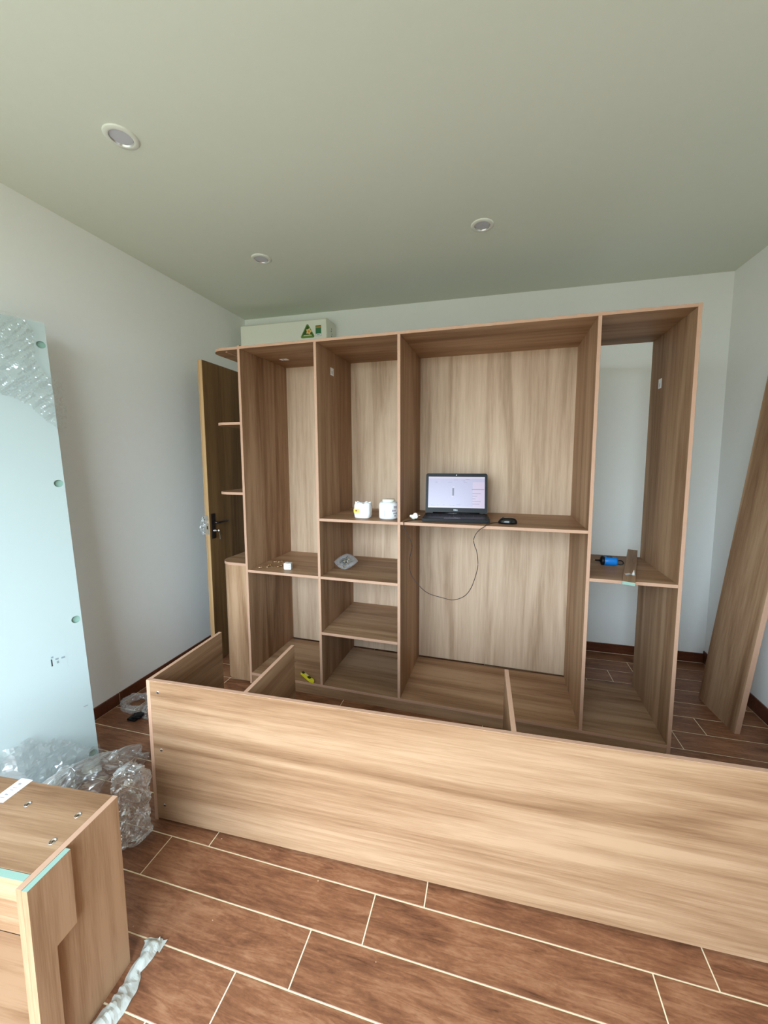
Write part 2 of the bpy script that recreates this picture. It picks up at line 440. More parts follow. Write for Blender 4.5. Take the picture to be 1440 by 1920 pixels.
for z in (0.600, 0.337, 0.078):
    bm = bmesh.new(); lathe(bm, [(0, 0), (.0062, 0), (.0066, .0008), (.0066, .0015)], 16)
    add_cyl(bm, (0, 0, -.0002), (0, 0, .0006), .003, n=6, mat=1)
    bm.faces.ensure_lookup_table()
    o = mesh_obj('screw', bm, [steel, dark_hole], bx); o.location = (0.056, -0.0005, z); o.rotation_euler = (-math.pi / 2, 0, 0)

# ------------------------------------------------------------------ small carcass in the foreground
CH, CL, CD = 0.573, 0.66, 0.256
cb = thing('bedside_carcass', 'small unfinished oak-look cabinet carcass with green raw edges in the left foreground', 'cabinet', (0.545, -1.405, 0), 0.0745)
board('side_panel', cb, -T, 0, -CD, 0, 0, CH, 'z', ('+z',))
board('side_panel', cb, -CL, -CL + T, -CD, 0, 0, CH, 'z', ('-y', '+z'))
topb = board('top_board', cb, -CL + T, -T, -CD + .034, 0, CH - T, CH - .0006, 'x')
board('front_rail', cb, -CL + T, -T, -CD + .016, -CD + .033, CH - .060, CH - .0002, 'x', (), ('+z',))
board('bottom_board', cb, -CL + T, -T, -CD + .03, -.015, .004, .022, 'x', ('-y',))
board('back_panel', cb, -CL + T, -T, -.014, -.003, .022, CH - T, 'x')
bm = bmesh.new(); prism(bm, [(-CD, 0), (-CD + .050, 0), (-CD + .050, .356), (-CD + .101, .356), (-CD + .101, CH - .001), (-CD, CH - .001)], 0.0005, 0.0165, 0, 0, 'x')
for f in bm.faces:
    if f.normal.z > .9 and f.calc_center_median().z > .5: f.material_index = 2
tag(mesh_obj('stepped_side_piece', bm, [oak['z'], edge_band, green_mdf], cb), 'stepped strip with a bare green top edge')
for x, y in ((-.239, -.068), (-.058, -.073), (-.050, -.147)):
    bm = bmesh.new(); lathe(bm, [(0, -.0015), (.0045, -.0015), (.005, -.0004), (.0072, -.0004), (.0076, .0006), (.0085, .0006), (.0085, -.001)], 24)
    add_box(bm, -.0048, .0048, -.0009, .0009, -.0014, -.0002, 1); add_box(bm, -.0009, .0009, -.0048, .0048, -.0014, -.0002, 1)
    o = mesh_obj('cam_lock', bm, [steel, dark_hole], cb); o.location = (x, y, CH); o.rotation_euler.z = random.random()
# paper label near the back left
lb = thing_part = None
bm = bmesh.new(); M = Matrix.Translation((-.338, -.036, CH)) @ Matrix.Rotation(0.0, 4, 'Z')
add_box(bm, -.022, .022, -.040, .040, -.0004, .0005, 0, M)
lb = tag(mesh_obj('label', bm, white_paper, cb), 'white paper label with small grey print')
for (a, b, c, d) in ((-.012, .004, .018, .026), (-.014, .010, .006, .009), (-.014, .006, -.002, .001), (-.008, .008, -.018, -.013), (-.014, .012, -.028, -.025)):
    bm = bmesh.new(); add_box(bm, a * .7, b * .6, c, c + (d - c) * .8, .0005, .0007, 0, M); mesh_obj('print_line', bm, print_grey, lb)

# ------------------------------------------------------------------ white door leaning on the left wall
Bp = Vector((-0.276, -0.852, 0.0)); u = Vector((-0.0994, 0.0302, 0.9946)).normalized()
w = Vector((-0.383, -0.924, -0.0102)); w = (w - u * w.dot(u)).normalized(); nrm = u.cross(w).normalized()
if nrm.x < 0: nrm = -nrm
MB = Matrix(((w.x, u.x, nrm.x, Bp.x), (w.y, u.y, nrm.y, Bp.y), (w.z, u.z, nrm.z, Bp.z + 0.004), (0, 0, 0, 1)))
wb = bpy.data.objects.new('white_door_panel', None); COL.objects.link(wb); wb.matrix_world = MB
tag(wb, 'tall white lacquered cupboard door with four round hinge holes leaning on the left wall', 'door panel')
def drilled_panel(W, Hh, t, hx, hys, r, depth):
    """panel in x (across), y (along), front face at z=0, with blind round holes"""
    bm = bmesh.new(); a = r * 1.25; N = 32
    xs = [0, hx - a, hx + a, W]; ys = [0]
    for y in hys: ys += [y - a, y + a]
    ys.append(Hh)
    V = {}
    def v(x, y, z=0.0):
        k = (round(x, 5), round(y, 5), round(z, 5))
        if k not in V: V[k] = bm.verts.new((x, y, z))
        return V[k]
    for i in range(3):
        for j in range(len(ys) - 1):
            if i == 1 and j % 2 == 1:
                cy = hys[j // 2]; sq = []; ci = []; cb_ = []
                for k in range(N):
                    th = 2 * math.pi * k / N + math.pi / 4 * 0
                    c, s = math.cos(th), math.sin(th); m_ = max(abs(c), abs(s))
                    sq.append(v(hx + a * c / m_, cy + a * s / m_)); ci.append(v(hx + r * c, cy + r * s)); cb_.append(v(hx + r * c, cy + r * s, -depth))
                for k in range(N):
                    l = (k + 1) % N
                    bm.faces.new((sq[k], sq[l], ci[l], ci[k]))
                    f = bm.faces.new((ci[k], ci[l], cb_[l], cb_[k])); f.material_index = 1
                f = bm.faces.new(cb_); f.material_index = 1
            else:
                bm.faces.new((v(xs[i], ys[j]), v(xs[i + 1], ys[j]), v(xs[i + 1], ys[j + 1]), v(xs[i], ys[j + 1])))
    bk = [bm.verts.new(p) for p in ((0, 0, -t), (W, 0, -t), (W, Hh, -t), (0, Hh, -t))]
    bm.faces.new(list(reversed(bk)))
    fr = [v(0, 0), v(W, 0), v(W, Hh), v(0, Hh)]
    for i in range(4): bm.faces.new((fr[i], bk[i], bk[(i + 1) % 4], fr[(i + 1) % 4]))
    bmesh.ops.recalc_face_normals(bm, faces=bm.faces)
    return bm
WBW, WBH = 0.452, 2.252
mesh_obj('panel', drilled_panel(WBW, WBH, .0175, .0225, [.109, .796, 1.473, 2.143], .0175, .011), [white_lac, green_mdf], wb)
lab = bmesh.new(); add_box(lab, .074, .136, .585, .655, 0, .0005); lab = tag(mesh_obj('label', lab, white_lac, wb), 'paper label with black bar')
for b, m_ in (((.127, .132, .606, .640), print_black), ((.122, .130, .644, .652), print_faint), ((.104, .116, .630, .638), print_faint), ((.080, .094, .628, .636), print_faint), ((.104, .112, .612, .624), print_faint)):
    bm = bmesh.new(); add_box(bm, *b, .0005, .0007); mesh_obj('print_mark', bm, m_, lab)
bm = bmesh.new(); add_box(bm, .018, .036, .354, .359, 0, .0004); tag(mesh_obj('scuff_mark', bm, print_grey, wb), 'grey scuff mark')

# clear film still hanging over its top corner
def film_sheet(name, outline, fn, res, mat, seed, amp, scale, label, cat, parent=None, M=None):
    """crumpled film inside a 2-D outline; fn lifts (a, b) into space"""
    def inside(x, y):
        c = False; n = len(outline)
        for i in range(n):
            (x1, y1), (x2, y2) = outline[i], outline[i - 1]
            if (y1 > y) != (y2 > y) and x < (x2 - x1) * (y - y1) / (y2 - y1) + x1: c = not c
        return c
    x0, x1 = min(p[0] for p in outline), max(p[0] for p in outline); y0, y1 = min(p[1] for p in outline), max(p[1] for p in outline)
    nx, ny = max(2, int((x1 - x0) / res)), max(2, int((y1 - y0) / res))
    bm = bmesh.new(); V = {}; rnd = random.Random(seed)
    def vert(i, j):
        if (i, j) not in V:
            a = x0 + (x1 - x0) * i / nx + rnd.uniform(-.2, .2) * res; b = y0 + (y1 - y0) * j / ny + rnd.uniform(-.2, .2) * res
            V[i, j] = bm.verts.new(fn(a, b))
        return V[i, j]
    for i in range(nx):
        for j in range(ny):
            if inside(x0 + (x1 - x0) * (i + .5) / nx, y0 + (y1 - y0) * (j + .5) / ny):
                q = [vert(i, j), vert(i + 1, j), vert(i + 1, j + 1), vert(i, j + 1)]
                if (i + j) % 2: q = q[1:] + q[:1]
                bm.faces.new((q[0], q[1], q[2])); bm.faces.new((q[0], q[2], q[3]))
    o = mesh_obj(name, bm, mat, parent)
    if M is not None: o.matrix_world = M
    if label: tag(o, label, cat)
    return o

def top_film(a, b):
    # gathers running diagonally down to the right edge of the door
    d = (a * 0.72 + (b - 1.75) * 0.70) + .02 * noise.noise(Vector((a * 9, b * 9, 2)))
    s = (a * 0.70 - (b - 1.75) * 0.72)
    r1 = 1 - abs(noise.noise(Vector((d * 26, s * 4, 1.3)))) * 2
    r2 = 1 - abs(noise.noise(Vector((d * 60, s * 12, 7.7)))) * 2
    r3 = noise.noise(Vector((a * 45, b * 45, 3.1)))
    h = .005 + .016 * max(0, r1) + .008 * max(0, r2) + .004 * abs(r3)
    if a < 0:
        t = -a
        return Vector((a * .9, b, h * .3 - t * 0.9 + .008 * crease((a, b, .4), 30, 5)))
    return Vector((a, b, h))
film_sheet('plastic_film', [(.46, 2.262), (.10, 2.262), (.045, 2.20), (.055, 2.06), (.02, 1.99), (-.060, 1.985), (-.045, 1.90), (-.062, 1.86), (-.045, 1.735), (-.002, 1.73), (.045, 1.775), (.09, 1.84), (.15, 1.875), (.24, 1.90), (.34, 1.86), (.46, 1.85)],
           top_film, .0062, film_clear, 3, .01, 20, 'crumpled clear film draped over the top corner of the leaning white door', 'plastic film', M=MB)

# ------------------------------------------------------------------ crumpled film heap on the floor below it
def blob(name, fn, nu, nv, mat, seed, amp, scale, M, label, cat, amp2=0.0):
    bm = bmesh.new(); rings = []
    for j in range(nv + 1):
        row = []
        for i in range(nu):
            p = Vector(fn(i / nu, j / nv))
            c = crease(p, scale, seed); c2 = crease(p, scale * 2.7, seed + 4)
            q = Vector((noise.noise(p * scale * 1.3 + Vector((9, 0, seed))), noise.noise(p * scale * 1.3 + Vector((0, 9, seed))), noise.noise(p * scale * 1.3 + Vector((0, 0, 9 + seed)))))
            out = Vector((p.x, p.y, 0)); out = out.normalized() if out.length > 1e-4 else Vector((0, 0, 1))
            p = p + out * (c * amp + c2 * amp * .45) + q * amp * 1.1
            p.z = max(p.z, .002 + .002 * random.random())
            row.append(bm.verts.new(p))
        rings.append(row)
    for j in range(nv):
        for i in range(nu):
            k = (i + 1) % nu; q = [rings[j][i], rings[j][k], rings[j + 1][k], rings[j + 1][i]]
            if (i + j) % 2: q = q[1:] + q[:1]
            bm.faces.new(q[:3]); bm.faces.new((q[0], q[2], q[3]))
    o = mesh_obj(name, bm, mat); o.matrix_world = M
    return tag(o, label, cat)

def heap_fn(a, b):
    t = 2 * math.pi * a; r = math.sin(math.pi * (0.5 - 0.5 * b)) if b < 1 else .02
    r = max(.03, (1 - b ** 2.0) ** .5)
    return (0.30 * r * math.cos(t), 0.085 * r * math.sin(t), 0.165 * b + .004)
ang = math.atan2(0.924, 0.383)
blob('plastic_heap', heap_fn, 120, 34, film, 11, .026, 13,
     Matrix.Translation((-0.235, -1.015, 0)) @ Matrix.Rotation(ang, 4, 'Z'),
     'heap of crumpled clear film on the floor along the foot of the white door', 'plastic film')
def wrap_fn(a, b):
    t = .02 + .05 * max(0, noise.noise(Vector((a * 9, b * 9, 5)))) + .022 * abs(crease((a, b, 0), 12, 8)) + (.30 - b) * .08
    return Vector((a, b, t))
film_sheet('plastic_wrap', [(.46, .02), (.46, .36), (.36, .31), (.29, .33), (.235, .335), (.215, .29), (.16, .275), (.10, .23), (.05, .17), (.00, .15), (-.02, .03)],
           wrap_fn, .011, film_thin, 21, .02, 14, 'torn clear wrap clinging to the lower face of the white door', 'plastic film', M=MB)

# tall crumpled bag beside the long carcass
def bag_fn(a, b):
    t = 2 * math.pi * a
    wx = .066 + .012 * math.sin(b * 3.0) - .028 * max(0, (b - .75) / .25) ** 2
    wy = .048 - .012 * b
    if b < .06: wx *= .35 + .65 * b / .06; wy *= .35 + .65 * b / .06
    if b > .9: k = (1 - b) / .1; wx *= .25 + .75 * k; wy *= .15 + .85 * k
    lean = .012 * b
    return (wx * math.cos(t) + lean, wy * math.sin(t) + .02 * b, .345 * b + .003)
blob('plastic_bag', bag_fn, 64, 66, film, 5, .017, 17, Matrix.Translation((.205, -1.105, 0)) @ Matrix.Rotation(.35, 4, 'Z'),
     'tall crumpled clear plastic bag standing at the corner of the long lying carcass', 'plastic bag')

# loose loop bag with a black strap by the skirting
def ring_fn(a, b):
    t = 2 * math.pi * a; s = 2 * math.pi * b
    R = .066; r = .022 + .005 * math.sin(3 * t)
    return ((R + r * math.cos(s)) * math.cos(t) * 1.25, (R + r * math.cos(s)) * math.sin(t) * .8, .034 + r * math.sin(s) + .012 * math.sin(t))
blob('plastic_bag', ring_fn, 60, 16, film_thin, 17, .007, 22, Matrix.Translation((-.545, -.405, 0)) @ Matrix.Rotation(.2, 4, 'Z'),
     'small clear plastic bag curled in a ring on the floor by the left skirting', 'plastic bag')
def lump_fn(a, b):
    t = 2 * math.pi * a; r = max(.03, (1 - b * b) ** .5)
    return (.060 * r * math.cos(t), .05 * r * math.sin(t), .075 * b + .003)
blob('plastic_scrap', lump_fn, 40, 16, film, 23, .013, 28, Matrix.Translation((-.400, -.440, 0)),
     'small crumpled clear plastic scrap on the floor behind the long carcass end', 'plastic film')
bm = bmesh.new()
for k in range(3):
    Mk = Matrix.Translation((-.016 + .016 * k, .004 * (k - 1), .001 + .0115 * k)) @ Matrix.Rotation((-.25, .12, .3)[k], 4, 'Z') @ Matrix.Rotation((.0, .18, -.12)[k], 4, 'Y')
    add_box(bm, -.030 + .004 * k, .030 - .003 * k, -.020, .020 - .002 * k, 0, .013, 0, Mk)
bmesh.ops.bevel(bm, geom=list(bm.edges), offset=.002, segments=1, affect='EDGES')
for v_ in bm.verts:
    v_.co += Vector((noise.noise(v_.co * 70), noise.noise(v_.co * 70 + Vector((5, 0, 0))), noise.noise(v_.co * 70 + Vector((0, 5, 0))))) * .004
    v_.co.z = max(v_.co.z, .001)
o = tag(mesh_obj('black_wrapper', bm, black_plastic), 'small folded black wrapper on the floor beside the ring of clear plastic', 'wrapper')
o.location = (-.455, -.490, 0); o.rotation_euler.z = .25
# thin curl of edge banding
bm = bmesh.new(); pts = catmull([(-.185, -.735, .002), (-.165, -.755, .012), (-.13, -.80, .010), (-.095, -.842, .002)], 8)
for k, (a, b) in enumerate(zip(pts, pts[1:])):
    s = Vector((.003, .0022, 0)); z = Vector((0, 0, .001))
    V = [bm.verts.new(p) for p in (a - s, a + s, b + s, b - s, a - s + z, a + s + z, b + s + z, b - s + z)]
    for f in ((0, 3, 2, 1), (4, 5, 6, 7), (0, 1, 5, 4), (1, 2, 6, 5), (2, 3, 7, 6), (3, 0, 4, 7)): bm.faces.new([V[i] for i in f])
tag(mesh_obj('edge_strip', bm, edge_band), 'thin curl of cut edge banding on the tiles behind the plastic bag', 'strip')

# crumpled strip of white foam wrap on the floor in the foreground
def strip_obj():
    bm = bmesh.new(); rows = []
    path = catmull([(.590, -1.56, 0), (.598, -1.50, 0), (.596, -1.455, 0), (.580, -1.420, 0), (.584, -1.385, 0), (.575, -1.352, 0), (.572, -1.340, 0)], 9)
    N = len(path)
    for i, p in enumerate(path):
        t = i / (N - 1); d = (path[min(i + 1, N - 1)] - path[max(i - 1, 0)]).normalized(); s = Vector((-d.y, d.x, 0))
        hw = .027 + .005 * math.sin(t * 8 + .6) - .004 * t
        row = []
        for k in range(9):
            c = -1 + 2 * k / 8
            z = .004 + .020 * (1 - c * c) * (.6 + .4 * math.sin(t * 10 + 1)) + .006 * crease((p.x + c * .02, p.y, 0), 32, 3)
            row.append(bm.verts.new(p + s * c * hw * (1 + .25 * noise.noise(Vector((t * 14, c * 2, 0)))) + Vector((0, 0, max(.0015, z)))))
        rows.append(row)
    for A, B in zip(rows, rows[1:]):
        for k in range(8): bm.faces.new((A[k], A[k + 1], B[k + 1], B[k]))
    # torn flap and a small tail
    a = rows[-12][0]; 
    p = a.co
    v1 = bm.verts.new(p + Vector((-.022, -.012, .004))); v2 = bm.verts.new(p + Vector((-.012, .012, .010)))
    bm.faces.new((a, v1, v2))
    b = rows[-4][-1] if rows[-4][-1].co.x > rows[-4][0].co.x else rows[-4][0]
    v1 = bm.verts.new(b.co + Vector((.016, -.030, .001))); v2 = bm.verts.new(b.co + Vector((.016, .004, .004))); v3 = bm.verts.new(b.co + Vector((-.002, -.026, .006)))
    bm.faces.new((b, v3, v1, v2))
    bmesh.ops.solidify(bm, geom=list(bm.faces), thickness=.0015)
    foam = speckled('white_foam_wrap', lin(232, 236, 232), .55, .05, 120, .3)
    return mesh_obj('foam_wrap', bm, foam)
tag(strip_obj(), 'crumpled strip of white foam wrap on the tiles beside the foreground carcass', 'packing foam')

# ------------------------------------------------------------------ boards leaning on the right wall
ub = Vector((0.190, -0.045, 1.985)).normalized()
wv = Vector((0.031, -0.326, 0.0)); wv = (wv - ub * wv.dot(ub)).normalized(); nb = ub.cross(wv).normalized()
if nb.x < 0: nb = -nb
MR = Matrix(((wv.x, ub.x, nb.x, 2.992), (wv.y, ub.y, nb.y, 0.561), (wv.z, ub.z, nb.z, 0.004), (0, 0, 0, 1)))
bm = bmesh.new(); add_box(bm, 0, .330, 0, 2.15, 0, .030)
bmesh.ops.bevel(bm, geom=list(bm.edges), offset=.001, segments=1, affect='EDGES'); bm.normal_update()
for f in bm.faces:
    if f.normal.x > .9: f.material_index = 1
lean = mesh_obj('leaning_board', bm, [oak['y'], edge_band]); lean.matrix_world = MR
tag(lean, 'long oak-look board leaning against the right wall beside the wardrobe', 'board')

# ------------------------------------------------------------------ room door standing open on the left
DX = -0.422
door = bpy.data.objects.new('door_1', None); COL.objects.link(door); struct(door); door.location = (DX, 0.162, 0)
bm = bmesh.new(); add_box(bm, -.038, 0, 0, .86, .006, 2.30)
bmesh.ops.bevel(bm, geom=list(bm.edges), offset=.0015, segments=1, affect='EDGES'); bm.normal_update()
for f in bm.faces:
    if f.normal.y < -.9: f.material_index = 1
mesh_obj('door_leaf', bm, [door_wood, door_edge], door)
bm = bmesh.new(); add_box(bm, 0, .009, .014, .054, .985, 1.175); bmesh.ops.bevel(bm, geom=list(bm.edges), offset=.003, segments=2, affect='EDGES')
plate = mesh_obj('handle_plate', bm, handle_metal, door)
bm = bmesh.new(); add_cyl(bm, (.009, .034, 1.108), (.045, .034, 1.108), .009, n=16)
add_tube(bm, catmull([(.045, .030, 1.108), (.048, .06, 1.108), (.047, .11, 1.106), (.044, .150, 1.103)], 6), lambda t: .0095 - .003 * t, 12)
mesh_obj('lever', bm, chrome if False else handle_metal, plate)
bm = bmesh.new(); lathe(bm, [(0, .008), (.008, .008), (.010, .004), (.010, 0)], 20); o = mesh_obj('key_cylinder', bm, chrome, plate); o.location = (.009, .034, 1.045); o.rotation_euler = (0, math.pi / 2, 0)
bm = bmesh.new(); add_box(bm, .017, .035, .0325, .0355, 1.043, 1.049); lathe(bm, [(0, .0014), (.011, .0014), (.011, -.0014), (0, -.0014)], 20, c=(0, 0, 0))
for v_ in bm.verts:
    if abs(v_.co.x) < .0115 and abs(v_.co.z) < .01: v_.co = Vector((.046 + v_.co.x, .034 + v_.co.z, 1.046 + v_.co.y))
mesh_obj('key', bm, chrome, plate)
bm = bmesh.new(); add_box(bm, .042, .044, .048, .062, 1.012, 1.028); add_box(bm, .042, .044, .052, .057, .978, 1.014)
mesh_obj('key', bm, chrome, plate)
bm = bmesh.new(); add_box(bm, -.030, -.008, -.0025, 0, 1.02, 1.165); fp = mesh_obj('lock_faceplate', bm, steel, door)
bm = bmesh.new(); add_box(bm, -.026, -.012, -.011, -.0025, 1.105, 1.125); mesh_obj('latch', bm, chrome, fp)
bm = bmesh.new(); add_box(bm, -.023, -.015, -.0032, -.0025, 1.06, 1.085); mesh_obj('bolt_slot', bm, dark_hole, fp)
def lockbag(a, b):
    t = 2 * math.pi * a; r = math.sin(math.pi * max(.02, min(.98, b))) ** .6
    return (.030 * r * math.cos(t), .030 * r * math.sin(t), .155 * b + .01)
bg = blob('plastic_cover', lockbag, 28, 22, film, 31, .008, 40, Matrix.Identity(4), None, None)
bg.parent = door; bg.location = (-.075, .03, .985)

# ------------------------------------------------------------------ air conditioner on the back wall
AX0, AX1, AYF, AZ0, AZ1 = -0.600, 0.238, 0.872, 2.475, 2.785
ac = thing('air_conditioner', 'white wall-mounted air conditioner high on the back wall above the wardrobe', 'air conditioner', ((AX0 + AX1) / 2, YB, AZ0))
hw = (AX1 - AX0) / 2; dp = YB - AYF; hh = AZ1 - AZ0
prof = [(-.001, 0), (-dp + .07, 0), (-dp + .012, .05), (-dp, .10), (-dp, hh - .02), (-dp + .012, hh - .004), (-dp + .05, hh), (-.03, hh), (-.001, hh - .02)]
bm = bmesh.new(); prism(bm, prof, -hw, hw, 0, 0, 'x')
bmesh.ops.bevel(bm, geom=[e for e in bm.edges if abs(abs(e.verts[0].co.x) - hw) < 1e-5 and abs(e.verts[0].co.x - e.verts[1].co.x) < 1e-5], offset=.006, segments=2, affect='EDGES')
mesh_obj('body', bm, principled('ac_body_plastic', lin(226, 228, 214), .4), ac)
bm = bmesh.new(); add_box(bm, -hw + .002, hw - .004, -dp - .004, -dp - .0005, .10, hh - .016)
bmesh.ops.bevel(bm, geom=list(bm.edges), offset=.0015, segments=1, affect='EDGES')
mesh_obj('front_cover', bm, white_plastic, ac)
bm = bmesh.new(); add_box(bm, -hw + .04, hw - .04, -dp + .018, -dp + .060, .022, .028, 0, Matrix.Translation((0, 0, 0)))
mesh_obj('air_flap', bm, white_plastic, ac)
cxs, czs, YS = .060 - (AX0 + AX1) / 2, 2.676 - AZ0, -dp - .004
def rtri(cx, cz, R, rr, n=5):
    P = []
    for k in range(3):
        a = math.pi / 2 + k * 2 * math.pi / 3; c = (cx + (R - rr * 1.2) * math.cos(a), cz + (R - rr * 1.2) * math.sin(a))
        P += [(c[0] + rr * math.cos(a - math.pi / 3 + j * 2 * math.pi / 3 / n), c[1] + rr * math.sin(a - math.pi / 3 + j * 2 * math.pi / 3 / n)) for j in range(n + 1)]
    return P
sg = principled('sticker_green', lin(96, 132, 52), .4); sd = principled('sticker_dark_green', lin(42, 84, 30), .4)
sy_ = principled('sticker_yellow', lin(240, 204, 130), .4); so = principled('sticker_orange', lin(224, 140, 60), .4)
def flat(name, poly, y, m, parent):
    bm = bmesh.new(); prism(bm, poly, y, y + .0004, 0, 0, 'y'); return mesh_obj(name, bm, m, parent)
sk = flat('badge_sticker', rtri(cxs, czs + .004 - .014, .074, .012), YS - .0006, sg, ac); tag(sk, 'green triangular sticker with a star')
flat('inner_triangle', rtri(cxs, czs - .006, .056, .008), YS - .0010, sd, sk)
flat('caption_band', [(cxs - .042, czs - .036), (cxs + .042, czs - .036), (cxs + .036, czs - .026), (cxs - .036, czs - .026)], YS - .0014, principled('sticker_light', lin(190, 205, 130), .4), sk)
for R, mm, yy, nm in ((.030, sy_, .0018, 'star'), (.013, so, .0022, 'star_centre')):
    flat(nm, [(cxs + .012 + (R if k % 2 == 0 else R * .62) * math.sin(k * math.pi / 5 + .3), czs + .002 + (R if k % 2 == 0 else R * .62) * math.cos(k * math.pi / 5 + .3)) for k in range(10)][::-1], YS - yy, mm, sk)
ex, ez = .161 - (AX0 + AX1) / 2, 2.677 - AZ0
el_ = flat('energy_label', [(ex - .026, ez - .044), (ex + .026, ez - .044), (ex + .026, ez + .044), (ex - .026, ez + .044)], YS - .0006, principled('label_green', lin(44, 120, 76), .4), ac); tag(el_, 'green energy rating label')
flat('label_heading', [(ex - .024, ez + .024), (ex + .024, ez + .024), (ex + .024, ez + .036), (ex - .024, ez + .036)], YS - .0010, principled('label_orange', lin(190, 130, 50), .4), el_)
flat('label_footer', [(ex - .024, ez - .042), (ex + .024, ez - .042), (ex + .024, ez - .024), (ex - .024, ez - .024)], YS - .0010, white_paper, el_)
flat('label_line', [(ex - .016, ez - .036), (ex + .012, ez - .036), (ex + .012, ez - .031), (ex - .016, ez - .031)], YS - .0014, print_grey, el_)
sp = None
for k in range(7):   # faint rating print on the right cheek
    bm = bmesh.new(); z = hh - .075 - k * .021; yy = -dp * (.52 + .03 * math.sin(k * 2.1)); add_box(bm, hw + .0002, hw + .0006, yy - .006 - .004 * (k % 2), yy + .006, z, z + .012)
    mesh_obj('print_mark', bm, print_grey, ac)

# ------------------------------------------------------------------ downlights
ring_m = principled('downlight_ring', lin(222, 224, 216), .35); diff_m = principled('downlight_diffuser', lin(196, 196, 206), .3)
refl_m = principled('downlight_reflector', lin(200, 200, 198), .22, .7)
LLAB = ['round recessed white downlight nearest the camera in the ceiling', 'round recessed white downlight in the ceiling above the air conditioner side of the wardrobe', 'round recessed white downlight in the ceiling above the laptop bay']
for (x, y), lb_ in zip(LIGHTS, LLAB):
    t = thing('ceiling_downlight', lb_, 'downlight', (x, y, ZC), 0, 'ceiling downlights')
    bm = bmesh.new(); lathe(bm, [(.0640, 0), (.0635, -.0035), (.060, -.006), (.050, -.0075), (.046, -.0075), (.044, -.0065)], 40); mesh_obj('trim_ring', bm, ring_m, t)
    bm = bmesh.new(); lathe(bm, [(.044, -.0065), (.0405, -.0015)], 40); mesh_obj('reflector', bm, refl_m, t)
    bm = bmesh.new(); lathe(bm, [(.0405, -.0015), (.03, -.0022), (0, -.0026)], 40); mesh_obj('diffuser', bm, diff_m, t)

# ------------------------------------------------------------------ things standing in the wardrobe
MW = Matrix.Rotation(-0.0311, 4, 'Z')
def W(x, y, z): return MW @ Vector((x, y, z))
WR = -0.0311

# laptop
lp = thing('laptop', 'open black laptop with a pale lit screen on the wide middle shelf', 'laptop', W(1.408, 0.172, 1.208), WR + 0.11)
LW, LD = .400, .236
bm = bmesh.new(); add_box(bm, -LW / 2, LW / 2, -LD / 2, LD / 2, .003, .024); bmesh.ops.bevel(bm, geom=[e for e in bm.edges if abs(e.verts[0].co.z - e.verts[1].co.z) > .01], offset=.012, segments=4, affect='EDGES')
bmesh.ops.bevel(bm, geom=[e for e in bm.edges if all(v.co.z > .02 for v in e.verts)], offset=.002, segments=1, affect='EDGES')
base = mesh_obj('base', bm, black_plastic, lp)
for sx in (-1, 1):
    for sy2 in (-1, 1):
        bm = bmesh.new(); add_cyl(bm, (sx * .15, sy2 * .1, 0), (sx * .15, sy2 * .1, .004), .008, n=12); mesh_obj('rubber_foot', bm, black_plastic, base)
key_m = principled('key_caps', lin(30, 31, 32), .6, spec=.2)
bm = bmesh.new()
for r in range(6):
    n = 15 if r else 16
    for k in range(n):
        wk = .366 / n; x = -.183 + (k + .5) * wk; y = .080 - r * .0185
        add_box(bm, x - wk * .42, x + wk * .42, y - .008, y + .008, .024, .0258)
tag(mesh_obj('keyboard', bm, key_m, base), kind='stuff')
bm = bmesh.new(); add_box(bm, -.07, .03, -.115, -.05, .0238, .0243); mesh_obj('touchpad', bm, black_gloss, base)
bm = bmesh.new(); add_cyl(bm, (-.15, LD / 2 - .004, .024), (.15, LD / 2 - .004, .024), .008, n=12); mesh_obj('hinge_bar', bm, black_gloss, base)
TILT = math.radians(-12)
ML = Matrix.Translation((0, LD / 2 - .004, .026)) @ Matrix.Rotation(TILT, 4, 'X')
lid = bpy.data.objects.new('lid', None)
LH = .262
bm = bmesh.new(); prism(bm, [(-LW / 2 + .0, 0), (LW / 2, 0)] + [(LW / 2 - .014 + .014 * math.cos(a), LH - .014 + .014 * math.sin(a)) for a in [math.pi / 2 * k / 6 for k in range(7)]] + [(-LW / 2 + .014 - .014 * math.sin(a), LH - .014 + .014 * math.cos(a)) for a in [math.pi / 2 * k / 6 for k in range(7)]], 0, .009, 0, 0, 'y')
lid = mesh_obj('lid', bm, black_plastic, lp); lid.matrix_local = ML
def emis(name, col, st):
    m = bpy.data.materials.new(name); m.use_nodes = True; b = m.node_tree.nodes['Principled BSDF']
    b.inputs['Base Color'].default_value = (0.01, 0.01, 0.01, 1); b.inputs['Emission Color'].default_value = col; b.inputs['Emission Strength'].default_value = st
    b.inputs['Roughness'].default_value = .25
    return m
scr = [emis('screen_bluish', lin(192, 192, 222), .45), emis('screen_side_panel', lin(212, 200, 226), .45), emis('screen_grey_lines', lin(150, 150, 178), .45), emis('screen_toolbar', lin(214, 208, 230), .45), emis('screen_dark', lin(112, 114, 132), .45)]
bm = bmesh.new(); x0, x1, z0, z1 = -.183, .183, .034, .240
bm.faces.new([bm.verts.new(p) for p in ((x0, -.0006, z0), (x1, -.0006, z0), (x1, -.0006, z1), (x0, -.0006, z1))])
dsp = mesh_obj('display', bm, scr, lid)
def quad(bm, a, b, c, d, y, mi): f = bm.faces.new([bm.verts.new(p) for p in ((a, y, c), (b, y, c), (b, y, d), (a, y, d))]); f.material_index = mi
me_bm = bmesh.new(); me_bm.from_mesh(dsp.data)
quad(me_bm, x0, x1, .228, z1, -.0010, 3); quad(me_bm, .106, x1, .043, .205, -.0010, 1); quad(me_bm, .100, x1 - .004, .155, .159, -.0013, 2)
